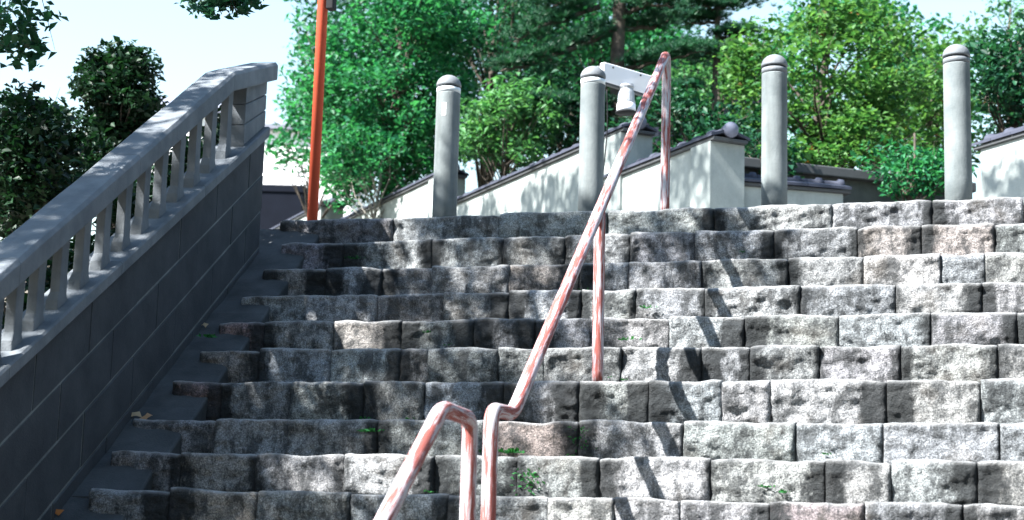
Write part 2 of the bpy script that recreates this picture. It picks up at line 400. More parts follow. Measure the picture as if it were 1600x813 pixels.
def slab(y0, y1, f0, f1, off0, off1, ch=0.0):
    """prism between y0..y1, lower z f0(y), upper z f1(y), from off0 (back) to off1 (front)"""
    rs = []
    for y in (y0, y1): rs.append([wp(y, f0(y), off0), wp(y, f0(y), off1-ch), wp(y, f0(y)+ch, off1), wp(y, f1(y)-ch, off1), wp(y, f1(y), off1-ch), wp(y, f1(y), off0)] if ch else [wp(y, f0(y), off0), wp(y, f0(y), off1), wp(y, f1(y), off1), wp(y, f1(y), off0)])
    return MB().loft(rs)
slab(Y0, Y1-.003, lambda y: zb(y), lambda y: zl(y)-.004, -TH, -.003).build('wall_core', M['bollard'], wall)
NC = 4
for c in range(NC):
    fa = lambda y, c=c: zb(y)+(zl(y)-zb(y))*c/NC+.004; fb = lambda y, c=c: zb(y)+(zl(y)-zb(y))*(c+1)/NC-.004
    L = .47; y = Y1; first = True
    while y > Y0+.05:
        l = L*.5 if (first and c % 2) else L; first = False
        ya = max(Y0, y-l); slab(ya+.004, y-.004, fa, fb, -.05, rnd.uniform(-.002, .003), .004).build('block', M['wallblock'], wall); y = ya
# ledge
y = Y1+.012
while y > Y0+.05:
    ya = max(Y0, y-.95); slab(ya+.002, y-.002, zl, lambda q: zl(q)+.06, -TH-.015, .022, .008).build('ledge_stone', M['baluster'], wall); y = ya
# balusters from the gaps in the photograph
gaps = [-30, 4, 37, 72, 110, 142, 175, 207, 234, 262, 289, 313, 338, 363]
def ledge_y(px):
    # world y where the column of pixels px crosses the middle of the balustrade
    lo, hi = Y0, Y1+.1
    for _ in range(40):
        mid = (lo+hi)/2; p = wp(mid, zl(mid)+.22, -.06); d = p-CAM; xx = 800+F*np.dot(d, _rt)/np.dot(d, _fw)
        if xx < px: lo = mid
        else: hi = mid
    return mid
zc = lambda y: np.interp(y, [-2.2, 1.60, 2.32], [1.033+.60*(-2.2), 1.033+.60*1.60, 1.033+.60*1.60+.37*.72])   # underside of the coping
gy_ = [ledge_y(g) for g in gaps]
for i in range(len(gy_)-1):
    yc = (gy_[i]+gy_[i+1])/2; wd = .033
    rs = []
    z0, z1 = zl(yc)+.05, zc(yc)+.03
    for f, s, dp in ((0, 1.55, 1.12), (.06, 1.5, 1.1), (.16, 1.05, 1.0), (.5, .95, .95), (.9, 1.05, 1.0), (1, 1.25, 1.05)):
        hw = wd*s; z = z0+(z1-z0)*f; o0 = -.072*dp if dp > 1 else -.072; o1 = -.032*(2-dp)
        rs.append([wp(yc-hw, z-.55*hw*(f < .02), o0), wp(yc+hw, z+.55*hw*(f < .02), o0), wp(yc+hw, z+.55*hw*(f < .02), o1), wp(yc-hw, z-.55*hw*(f < .02), o1)])
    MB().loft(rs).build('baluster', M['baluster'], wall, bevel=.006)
# end pier of three blocks
yp0 = gy_[-1]+.035
zs = [0, .36, .70, 1]
for i in range(3):
    f0 = lambda y, i=i: zl(y)*(1-zs[i])+zc(y)*zs[i]+(.061*(1-zs[i]))+.002
    f1 = lambda y, i=i: zl(y)*(1-zs[i+1])+zc(y)*zs[i+1]+(.061*(1-zs[i+1]))-.002
    slab(yp0, Y1, f0, f1, -TH+.02, -.004, .004).build('pier_block', M['baluster'], wall)
# coping stones with a chamfered top
def coping(ya, yb):
    rs = []
    for y in np.linspace(ya, yb, max(3, int((yb-ya)/.12))):
        z = zc(y); prof = [(-.135, 0), (.030, 0), (.033, .005), (.033, .082), (.020, .100), (-.115, .100), (-.14, .078)]
        rs.append([wp(y, z+b+.004*vnoise(np.array([[y*9, a*20, b*20]]))[0], a) for a, b in prof])
    return MB().loft(rs)
for ya, yb in ((-1.75, -.6), (-.598, .45), (.452, 1.6), (1.601, 2.30)):
    coping(ya, yb).build('coping_stone', M['baluster'], wall, smooth=False, bevel=.003)

# ------------------------------------------------------------------ bollards
bol = [((702, 118), 694), ((928, 104), 921), ((1210, 86), 1210), ((1495, 70), 1496)]
blab = ['grey concrete bollard with a small white sticker near its top', 'concrete bollard beside the white lamp panel with a bright band under its cap',
        'plain concrete bollard in front of the low tile-topped wall and green maple', 'plain concrete bollard beside the stained plaster wall end']
BY = 2.93
for i, ((tx, ty), bx) in enumerate(bol):
    P = on_y((tx+bx)/2+((tx-bx)/2)*.2, ty+90, BY); x = P[0]; zt = on_y(tx, ty, BY)[2]
    z0 = ZT[1]-.02; r = .0665; e = empty('bollard', (x, BY, z0), label=blab[i], cat='bollard', group='concrete bollards across the head of the steps')
    H = zt-z0; hd = .062
    MB().lathe([(r*1.02, 0), (r*1.01, .2), (r, H-hd-.05), (r, H-hd-.045)], (x, BY, z0), 32).build('shaft', M['bollard'], e, True)
    MB().lathe([(r+.0005, H-hd-.044), (r+.0005, H-hd-.016), (r-.004, H-hd-.014)], (x, BY, z0), 32).build('reflective_band', M['band'] if i < 2 else M['bollard_cap'], e, True)
    MB().lathe([(r-.009, H-hd-.016), (r-.009, H-hd-.004)], (x, BY, z0), 32).build('groove', M['blackmetal'], e, True)
    MB().lathe([(r*.96, H-hd-.006), (r+.003, H-hd-.003)]+[((r+.003)*math.cos(a), H-hd+hd*math.sin(a)) for a in np.linspace(.05, 1.55, 10)], (x, BY, z0), 32).build('domed_cap', M['bollard_cap'], e, True)
    if i == 0:
        a0 = math.atan2(CAM[1]-BY, CAM[0]-x)-.35; zz = on_y(692, 171, BY-.06)[2]; V = []; Fc = []
        for j in range(6):
            a = a0+(j-2.5)*.075
            for dz in (-.036, .036): V.append((x+(r+.0016)*math.cos(a), BY+(r+.0016)*math.sin(a), zz+dz))
        Fc = [(2*j, 2*j+2, 2*j+3, 2*j+1) for j in range(5)]
        MB().add(V, Fc).build('sticker', M['sticker'], e)

# ------------------------------------------------------------------ handrails
def pipe(name, pts, r, parent, bend=.05, n=20):
    """a bent pipe with rounded corners; attribute 'pipe' unwraps it for the paint"""
    pts = [np.asarray(p, float) for p in pts]; path = [pts[0]]
    for i in range(1, len(pts)-1):
        a, b, c = pts[i-1], pts[i], pts[i+1]; d0 = (a-b); d1 = (c-b); l = min(bend, np.linalg.norm(d0)*.45, np.linalg.norm(d1)*.45)
        p0 = b+d0/np.linalg.norm(d0)*l; p2 = b+d1/np.linalg.norm(d1)*l
        for s in np.linspace(0, 1, 8): path.append((1-s)**2*p0+2*s*(1-s)*b+s*s*p2)
    path.append(pts[-1])
    full = [path[0]]
    for p, q in zip(path[:-1], path[1:]):
        m_ = max(1, int(np.linalg.norm(q-p)/.05)); full += [p+(q-p)*j/m_ for j in range(1, m_+1)]
    b = MB().tube(full, r, n); o = b.build(name, M['paint'], parent, True)
    d = np.concatenate([[0], np.cumsum([np.linalg.norm(q-p) for p, q in zip(full[:-1], full[1:])])])
    off = rnd.uniform(0, 40); A = np.array([[math.cos(a), math.sin(a), off+d[i]] for i in range(len(full)) for a in np.linspace(0, 2*math.pi, n, endpoint=False)], dtype=np.float32)
    at_ = o.data.attributes.new('pipe', 'FLOAT_VECTOR', 'POINT'); at_.data.foreach_set('vector', A.ravel())
    return o
def rail_plane(x, y, X0=.03, k=-.05):                     # the rail stands in a plane that drifts slightly left as it climbs
    return on_plane(x, y, np.array([X0, 0, 0]), np.array([1, -k, 0]))
PR = .0235
pa = rail_plane(768, 640); pb = rail_plane(801, 647); pc = rail_plane(1041, 84); pd = rail_plane(1048, 200)
pd = np.array([pc[0], pc[1], 0])+np.array([-.012, .07, 0])
e = empty('handrail', (pa[0], pa[1], ZT[12]), label='long peeling red and white handrail climbing from mid flight to the landing', cat='handrail', group='peeling red handrails up the middle of the steps')
z_low = ZT[12]-.0
pipe('bent_rail', [(pa[0], pa[1], z_low), pa, pb, pc, pd+np.array([0, 0, pc[2]-.105]), np.array([pd[0], pd[1], ZT[1]-.02])], PR, e, .055)
# middle post reaches the rail above the seventh row
mp_ = rail_plane(933, 590)
yq = 3*T+.06; tpar = (yq-pb[1])/(pc[1]-pb[1]); top = pb+(pc-pb)*tpar
pipe('post', [(top[0]+.004, yq, ZT[7]-.005), (top[0], yq, top[2]-.012)], PR*.98, e)
la = rail_plane(735, 655); lb = rail_plane(690, 638); lc = rail_plane(600, 813)
d = (lc-lb); le = lb+d*2.1
e2 = empty('handrail', (la[0], la[1], ZT[13]), label='short lower handrail of peeling red paint with a white post at its upper end', cat='handrail', group='peeling red handrails up the middle of the steps')
pipe('bent_rail', [(la[0], la[1]+.004, ZT[12]), la, lb, le, (le[0], le[1]-.04, le[2]-.12), (le[0], le[1]-.04, GZ-.0)], PR, e2, .05)

# ------------------------------------------------------------------ orange pole
pp = on_y(488, 343, 3.15); px_ = pp[0]
e = empty('orange_pole', (px_, 3.15, ZT[1]-.02), label='tall orange red steel pole standing at the head of the steps', cat='pole')
R_ = .031
MB().lathe([(R_, 0), (R_, 1.8), (R_*.98, 3.6)], (px_, 3.15, ZT[1]-.02), 28).build('shaft', M['orange'], e, True)
MB().lathe([(R_*1.12, 3.6), (R_*1.12, 3.64), (R_*.6, 3.68)], (px_, 3.15, ZT[1]-.02), 24).build('cap', M['blackmetal'], e, True)
MB().lathe([(R_*1.06, .0), (R_*1.06, .02)], (px_, 3.15, ZT[1]-.02), 28).build('base_collar', M['orange'], e, True)
zz = on_y(521, 4, 3.15)[2]
MB().box([px_+.055, 3.15, zz+.03], [.022, 0, 0], [0, .03, 0], [0, 0, .075]).build('bracket_box', M['blackmetal'], e, bevel=.005)

# ------------------------------------------------------------------ tile-topped plaster walls beyond the landing
WV = ray(-450, 825); WV[2] = 0; WV /= np.linalg.norm(WV)              # the walls run away to the left
WF = np.array([-WV[1], WV[0], 0]); WF = -WF if np.dot(WF, _fw) > 0 else WF   # faces the camera
PC = at(1113, 300, 12.0); PC[2] = 0
def zat(x, y, off=0): return on_plane(x, y, PC+WF*off, WF)
def plaster_wall(name, p0, p1, ztop, label, group, thick=.24, pier=True, end0=True, end1=False, zbase=1.30, tl=.20):
    """p0..p1: ends of the front face in plan (p0 = end with the round tile)"""
    p0 = np.array([p0[0], p0[1], 0.]); p1 = np.array([p1[0], p1[1], 0.]); d = p1-p0; L = np.linalg.norm(d); d /= L
    nf = np.array([-d[1], d[0], 0]); nf = -nf if np.dot(nf, _fw) > 0 else nf
    c0 = p0-nf*thick/2; e = empty(name, (c0[0], c0[1], zbase), label=label, cat='wall', group=group)
    zc_ = ztop-.115; up = np.array([0, 0, 1.])
    MB().box(c0+d*L/2+up*(zbase+zc_)/2, d*L/2, nf*thick/2, up*(zc_-zbase)/2).build('plaster_panel', M['plaster'], e, bevel=.006)
    if pier:
        MB().box(c0+d*.13+up*((zbase+zc_)/2-.001), d*.135, nf*(thick/2+.025), up*(zc_-zbase)/2).build('pier', M['plaster'], e, bevel=.006)
    a = c0-d*.05; LL = L+.05
    MB().box(a+d*LL/2+up*(zc_+.012), d*LL/2, nf*(thick/2+.025), up*.012).build('eave_course', M['eave'], e, bevel=.004)
    n = max(2, int(LL/tl)); s = LL/n
    for i in range(n):
        q0 = a+d*(i*s+.002); q1 = a+d*((i+1)*s-.002)
        for sg in (-1, 1):                                # sloping pan tiles either side
            o0 = nf*sg*(thick/2+.04); V = []
            for q in (q0, q1):
                V += [q+up*(zc_+.075), q+o0+up*(zc_+.026), q+o0+up*(zc_+.046), q+up*(zc_+.098)]
            MB().loft([V[:4], V[4:]]).build('pan_tile', M['tile'], e)
        rr = .040; rings = []
        for f, g in ((0, 1.0), (.03, 1.38), (.22, 1.38), (.26, 1.0), (1, .95)):
            q = q0+(q1-q0)*f; rings.append([q+nf*rr*g*math.cos(t_)+up*(zc_+.078+rr*g*math.sin(t_)) for t_ in np.linspace(-.4, math.pi+.4, 12)])
        MB().loft(rings).build('ridge_tile', M['tile'], e, True)
    if end0:
        b = MB(); cc = a+up*(zc_+.085); rings = []
        for th in np.linspace(.01, math.pi-.01, 12):
            rings.append([cc-d*.058*math.cos(th)*.85+.058*math.sin(th)*(nf*math.cos(t_)+up*math.sin(t_)) for t_ in np.linspace(0, 2*math.pi, 20, endpoint=False)])
        b.loft(rings).build('round_end_tile', M['tilelight'], e, True)
    return e
G = 'tile-topped plaster walls beyond the landing'
c1 = zat(935, 300); b0 = zat(972, 300); b1 = zat(690, 300); a0 = zat(688, 300); a1 = zat(520, 300); f0 = zat(505, 300); f1 = zat(395, 300)
plaster_wall('plaster_wall', PC, c1+WV*.1, zat(1113, 196)[2], 'white plaster wall with pier and round end tile behind the tall rail post', G)
plaster_wall('plaster_wall', b0, b1, zat(966, 188)[2], 'white plaster wall with round end tile just behind the lamp panel bollard', G, zbase=1.5)
plaster_wall('plaster_wall', a0, a1, zat(680, 262)[2], 'white plaster wall section running behind the stickered bollard', G, zbase=1.7)
plaster_wall('plaster_wall', f0, f1+WV*.5, zat(490, 316)[2], 'farthest plaster wall section behind the orange pole', G, zbase=1.9)
Dd = at(1318, 300, 12.35); D0 = at(1119, 300, 12.12)
dz0 = at(1120, 255, 12.0)[2]
plaster_wall('plaster_wall', Dd, D0, dz0, 'low white plaster wall with dark tiles behind the third bollard', G, pier=False, end0=False, tl=.15)
E0 = at(1533, 300, 12.0)
plaster_wall('plaster_wall', E0, E0-WV*3.0, at(1536, 205, 12.0)[2], 'stained plaster wall end with dark coping beside the last bollard', G, pier=False, end0=False)
# dim wall further back
g0 = at(1105, 300, 13.0); g1 = at(1500, 300, 13.75); zt_ = at(1130, 262, 13.0)[2]
e = empty('garden_wall', (g0[0], g0[1], 1.3), label='dim grey boundary wall under the maple branches', cat='wall')
d = (g1-g0); d[2] = 0; L = np.linalg.norm(d); d /= L; nf = np.array([d[1], -d[0], 0])
cc = (g0+g1)/2; MB().box([cc[0], cc[1], (1.2+zt_)/2], d*L/2, nf*.1, [0, 0, (zt_-1.2)/2]).build('wall_face', M['gardenwall'], e)
MB().box([cc[0], cc[1], zt_+.04], d*(L/2+.05), nf*.16, [0, 0, .04]).build('coping', M['eave'], e, bevel=.01)

# ------------------------------------------------------------------ lamp panel on its pole
LD = 10.3
e = empty('lamp_post', at(931, 330, LD)*[1, 1, 0]+[0, 0, ZT[1]-.02], label='tilted white panel lamp with a foil-wrapped sensor on a slim pole', cat='lamp')
q = [at(944, 97, LD), at(1023, 120, LD+.1), at(1008, 147, LD+.1), at(942, 127, LD)]
nrm = np.cross(q[1]-q[0], q[3]-q[0]); nrm /= np.linalg.norm(nrm); nrm = nrm if np.dot(nrm, _fw) > 0 else -nrm
bx = MB(); bx.loft([q, [p+nrm*.07 for p in q]]); bx.build('panel', M['whitebox'], e, bevel=.004)
for sx, sy in ((958, 106), (1001, 118)):
    c = on_plane(sx, sy, q[0], nrm)-nrm*.001; MB().tube([c-nrm*.002, c+nrm*.002], .0055, 10).build('screw', M['blackmetal'], e)
MB().loft([[p+nrm*.002 for p in (q[3], q[2], q[2]-_up*.012, q[3]-_up*.012)], [p+nrm*.068 for p in (q[3], q[2], q[2]-_up*.012, q[3]-_up*.012)]]).build('tray_lip', M['eave'], e)
c = at(979, 135, LD+.05); upv = np.array([0, 0, 1.])
b = MB().lathe([(.040, .01), (.046, -.005), (.040, -.02), (.048, -.045), (.052, -.08), (.054, -.105), (.050, -.11)], c, 20)
b.V = [tuple(np.array(v)+.004*vnoise(np.array([v])*60)[0]) for v in b.V]; b.build('foil_wrap', M['foil'], e, False)
MB().lathe([(.052, -.108), (.057, -.112), (.058, -.14), (.060, -.16)], c, 24).build('sensor_housing', M['whitebox'], e, True)
MB().lathe([(.061, -.161), (.066, -.163), (.066, -.172), (.02, -.178)], c, 24).build('lens_ring', M['blackmetal'], e, True)
pl = np.array(e.location); tp = at(940, 100, LD+.09)
MB().tube([pl, [pl[0], pl[1], tp[2]]], .019, 14).build('pole', M['bollard'], e, True)
MB().tube([[pl[0], pl[1], tp[2]-.05], (q[0]+q[3])/2+nrm*.035+(q[1]-q[0])*.1], .012, 10).build('arm', M['bollard'], e, True)
cb = [at(948+1.2*math.sin(s*3), 140+75*s, LD) for s in np.linspace(0, 1, 8)]+[[pl[0]+.02, pl[1], ZT[1]+.3], [pl[0]+.02, pl[1], ZT[1]]]
MB().tube(cb, .004, 6).build('cable', M['blackmetal'], e, True)

# ------------------------------------------------------------------ far buildings
def house(name, x0, x1, y0, y1, depth, label, roof=True, wins=(), wall='housewall', rm='roofgrey', rh=60, over=12, zb_=1.0):
    A = at(x0, y1, depth); B = at(x1, y1, depth); zt = at((x0+x1)/2, y0, depth)[2]
    d = (B-A)*[1, 1, 0]; L = np.linalg.norm(d); d /= L; nf = np.array([d[1], -d[0], 0]); c = (A+B)/2*[1, 1, 0]-nf*2.0
    e = empty(name, (c[0], c[1], zb_), label=label, cat='house')
    MB().box(c+[0, 0, (zb_+zt)/2], d*L/2, nf*2.0, [0, 0, (zt-zb_)/2]).build('wall', M[wall], e)
    if roof:
        h = rh/F*depth; o = over/F*depth; r = []
        for s in (-1, 1):
            q = c+d*s*(L/2+o); r.append([q+nf*(2+o)+[0, 0, zt-.02], q+nf*(2+o)+[0, 0, zt+.1], q+[0, 0, zt+h+.1], q-nf*(2+o)+[0, 0, zt+.1], q-nf*(2+o)+[0, 0, zt-.02], q+[0, 0, zt+h-.02]])
        MB().loft(r).build('roof', M[rm], e)
    for (u, v, ww, hh) in wins:
        q = c+nf*2.01+d*(u-.5)*L+[0, 0, zb_+(zt-zb_)*v]
        f = MB().box(q, d*ww/2, nf*.04, [0, 0, hh/2]).build('window', M['housewall'], e)
        MB().box(q+nf*.03, d*(ww/2-.06), nf*.02, [0, 0, hh/2-.06]).build('pane', M['glass'], f)
        f.children[0].location = -np.array(f.location)*0
    return e
house('white_house', 300, 551, 199, 292, 46, 'plain white house wall glimpsed between foliage behind the orange pole', True, ((.2, .55, 1.0, 1.2),), rh=40)
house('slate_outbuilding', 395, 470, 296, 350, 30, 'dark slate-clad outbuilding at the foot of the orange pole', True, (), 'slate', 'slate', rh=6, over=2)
house('grey_roofed_house', 225, 335, 172, 260, 40, 'pale house with low grey roof seen over the balustrade', True, ((.55, .7, .8, .5),), rh=52)
house('dark_roofed_hall', 1030, 1215, 70, 140, 34, 'building with long dark roof behind the pines', True, (), 'slate', 'roofgrey', rh=45, over=10)

# ------------------------------------------------------------------ foliage
def leaves(name, C, S, mat_, parent, up=.6, aspect=.55, fold=.25, lobes=False):
    """C: leaf centres (n,3); S: leaf lengths (n)"""
    n = len(C); nn = rng.normal(size=(n, 3)); nn[:, 2] = np.abs(nn[:, 2])+up; nn /= np.linalg.norm(nn, axis=1)[:, None]
    t = rng.normal(size=(n, 3)); t -= nn*(t*nn).sum(1)[:, None]; t /= np.linalg.norm(t, axis=1)[:, None]; b = np.cross(nn, t)
    S = S[:, None]
    tip = C+t*S*.5-nn*S*.12; root = C-t*S*.5-nn*S*.05; l = C+b*S*aspect*.5+nn*S*fold*.3; r = C-b*S*aspect*.5+nn*S*fold*.3
    V = np.stack([root, r, tip, l], 1).reshape(-1, 3); i = np.arange(n)*4
    Fq = np.concatenate([np.stack([i, i+1, i+2], 1), np.stack([i, i+2, i+3], 1)])
    o = mesh_obj(name, local(parent, V), Fq, mat_, parent, True)
    a = o.data.attributes.new('rnd', 'FLOAT', 'POINT'); a.data.foreach_set('value', np.repeat(rng.random(n), 4).astype(np.float32))
    return o
def clump_points(cl, per, flat=.7):
    """cl: list of (centre, radius)"""
    out = []
    for c, r in cl:
        k = max(4, int(per*r*r)); v = rng.normal(size=(k, 3)); v /= np.linalg.norm(v, axis=1)[:, None]
        v *= (rng.random(k)**.45)[:, None]*r; v[:, 2] *= flat; out.append(c+v)
    return np.concatenate(out)
def tree(name, base, label, cat, cl, per, size, lm, bm='bark', r0=.09, trunk_top=None, group=None, flat=.7, up=.6, aspect=.55, limb_n=None, limb_f=None):
    base = np.array(base, float); e = empty(name, base, label=label, cat=cat, group=group)
    cs = [np.asarray(c) for c, r in cl]; top = trunk_top if trunk_top is not None else np.mean(cs, 0)+[0, 0, .3]
    b = MB(); npt = 7; tp = [base+(top-base)*f+np.array([rnd.uniform(-1, 1), rnd.uniform(-1, 1), 0])*.05*(0 < f < 1)*np.linalg.norm(top-base)*.5 for f in np.linspace(0, 1, npt)]
    b.tube(tp, [r0*(1.25 if i == 0 else 1)*(1-.75*i/(npt-1)) for i in range(npt)], 10)
    idx = list(range(len(cs))); rnd.shuffle(idx)
    for i in idx[:limb_n or 26]:
        c = cs[i]; f = limb_f or min(.95, max(.25, (c[2]-base[2])/(top[2]-base[2]+1e-6)*.75)); s = base+(top-base)*f; j = min(npt-2, int(f*(npt-1))); s = tp[j]+(tp[j+1]-tp[j])*(f*(npt-1)-j)
        mid = s*.45+c*.55+np.array([rnd.uniform(-.1, .1), rnd.uniform(-.1, .1), rnd.uniform(-.05, .15)])
        rr = r0*(1-.75*f)*.5; b.tube([s, s*.75+mid*.25, mid, c], [rr, rr*.8, rr*.5, rr*.15], 6)
        for _ in range(3): b.tube([mid*.5+c*.5, c+rng.normal(size=3)*cl[i][1]*.5], [rr*.3, rr*.08], 5)
    b.build('trunk', M[bm], e, True)
    C = clump_points(cl, per, flat); leaves('crown', C, size*(.5+.9*rng.random(len(C))**1.3), M[lm], e, up, aspect)
    return e
def crown(px, py, rx, ry, depth, rd, n, rc, hollow=.35):
    """clumps inside an ellipsoid seen at (px,py) with pixel radii rx, ry, and depth radius rd in metres"""
    out = []
    while len(out) < n:
        v = rng.normal(size=3); v /= np.linalg.norm(v); v *= (hollow+(1-hollow)*rng.random()**.6)
        x, y, d = px+rx*v[0], py+ry*v[1], depth+rd*v[2]
        out.append((at(x, y, d), rc*rng.uniform(.6, 1.3)))
    return out
def gbase(px, depth, z=None):
    p = at(px, 300, depth); g = float(ground_h(np.array([p[0]]), np.array([p[1]]))[0]); return np.array([p[0], p[1], (g-.05) if z is None else z])
GT = 'broadleaf trees behind the plaster walls'
tree('broadleaf_tree', gbase(610, 19.2), 'full bright green broadleaf tree behind the orange pole and stickered bollard', 'tree', crown(620, 100, 140, 190, 19, 1.2, 78, .36), 1600, .085, 'leaf_a', r0=.10, group=GT)
tree('broadleaf_tree', gbase(470, 21), 'loose airy green tree whose sprays hang between balustrade end and orange pole', 'tree', crown(470, 90, 55, 150, 21, .8, 20, .34)+crown(455, 245, 35, 30, 20.5, .3, 6, .22)+crown(540, 265, 60, 45, 19.5, .4, 12, .24), 1100, .085, 'leaf_a', r0=.05, group=GT)
tree('broadleaf_tree', gbase(585, 18.0), 'small pale-stemmed shrub tree above the wall behind the stickered bollard', 'tree', crown(575, 250, 95, 55, 18, .5, 22, .24)+crown(560, 298, 75, 28, 18.6, .3, 16, .2)+crown(655, 270, 50, 40, 18.4, .3, 14, .2), 1500, .075, 'leaf_a', 'palebark', r0=.035, group=GT)
tree('broadleaf_tree', gbase(760, 20.5), 'tall shadowy dark green tree left of the big pine trunk', 'tree', crown(770, 70, 110, 210, 20.5, 1.3, 64, .38), 1400, .075, 'leaf_b', r0=.12, group=GT)
tree('evergreen_shrub', gbase(785, 15.8), 'light green leafy shrub spilling over the wall beside the lamp panel bollard', 'shrub', crown(800, 195, 85, 65, 15.8, .5, 34, .22), 1300, .095, 'leaf_l', r0=.035, group='shrubs behind the plaster walls', aspect=.42)
tree('evergreen_shrub', gbase(850, 16.4), 'dark dense shrub under the pine between the bollards', 'shrub', crown(870, 190, 130, 75, 16.6, .6, 40, .26), 1300, .075, 'leaf_b', r0=.04, group='shrubs behind the plaster walls')
tree('evergreen_shrub', gbase(1080, 14.9), 'glossy dark evergreen shrub behind the tall rail post and round end tile', 'shrub', crown(1090, 215, 115, 75, 15, .6, 46, .24), 1500, .07, 'leaf_b', r0=.04, group='shrubs behind the plaster walls')
tree('broadleaf_tree', gbase(920, 22), 'light green backdrop tree seen through the pine branches', 'tree', crown(930, 40, 170, 120, 22.5, 1.0, 52, .40), 900, .085, 'leaf_a', r0=.08, group=GT)
tree('broadleaf_tree', gbase(1000, 24.5), 'deep green backdrop tree closing the view behind both pines', 'tree', crown(960, 110, 230, 120, 24.5, 1.0, 80, .45), 1300, .085, 'leaf_b', r0=.10, group=GT)
tree('broadleaf_tree', gbase(1120, 19), 'pale feathery green tree between the pine and the maple', 'tree', crown(1105, 130, 70, 60, 19, .6, 18, .28), 1000, .08, 'leaf_l', r0=.05, group=GT)
mb_ = gbase(1285, 15.6)
tree('maple_tree', mb_, 'spreading yellow green maple tree behind the third bollard', 'tree', crown(1300, 120, 170, 130, 15.6, 1.1, 74, .27)+crown(1330, 230, 140, 60, 15, .8, 32, .22)+crown(1240, 250, 60, 35, 14.6, .3, 9, .18), 1750, .068, 'leaf_c', r0=.075, trunk_top=at(1290, -20, 15.6), flat=.55, up=1.0, aspect=.7, limb_n=40)
tree('maple_tree', gbase(1450, 17.5), 'soft green maple crown behind the last bollard', 'tree', crown(1450, 170, 90, 130, 17.3, .8, 40, .32), 1000, .075, 'leaf_c', r0=.06, flat=.6, up=.9, aspect=.7)
tree('broadleaf_tree', gbase(1580, 13.8), 'dark blue green tree above the stained plaster wall end', 'tree', crown(1590, 130, 75, 75, 14, .7, 34, .30), 1300, .07, 'leaf_b', r0=.06, group=GT)
tree('broadleaf_tree', gbase(1570, 20), 'pale sunlit treetop fading beyond the last bollard', 'tree', crown(1560, 30, 90, 60, 21, .8, 12, .35), 650, .08, 'leaf_l', r0=.05, group=GT)

tree('evergreen_shrub', gbase(1420, 12.9), 'leafy green shrub in front of the dim garden wall beside the last bollard', 'shrub', crown(1410, 262, 85, 42, 12.9, .3, 26, .2), 1500, .06, 'leaf_a', r0=.03, group='shrubs behind the plaster walls')
tree('evergreen_shrub', gbase(1200, 12.8), 'dark low shrub over the garden wall between end tile and third bollard', 'shrub', crown(1190, 240, 60, 28, 13.1, .2, 14, .18), 1500, .06, 'leaf_b', r0=.03, group='shrubs behind the plaster walls')
cl = []
for px in np.linspace(-60, 372, 75):                     # about a metre behind the wall, no higher than its coping
    y1_ = 609-.932*px; y0_ = 472-.905*px; dep = np.dot(wpx(px, (y0_+y1_)/2)-CAM, _fw)+rnd.uniform(.75, 1.2)
    cl.append((at(px, y0_+(y1_-y0_)*rnd.uniform(.25, .9), dep), rnd.uniform(.12, .17)))
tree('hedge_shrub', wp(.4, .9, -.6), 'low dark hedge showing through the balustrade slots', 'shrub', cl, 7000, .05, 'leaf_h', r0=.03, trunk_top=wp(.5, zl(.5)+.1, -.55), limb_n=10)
tree('broadleaf_tree', gbase(1370, 22), 'deep green tree filling the gaps behind the yellow green maple', 'tree', crown(1360, 130, 170, 140, 22, 1.0, 70, .42), 1200, .085, 'leaf_a', r0=.09, group=GT)
tree('broadleaf_tree', gbase(600, 24), 'dark tree closing the gaps behind the bright broadleaf tree', 'tree', crown(630, 130, 150, 170, 24, 1.0, 70, .45), 1200, .085, 'leaf_b', r0=.09, group=GT)
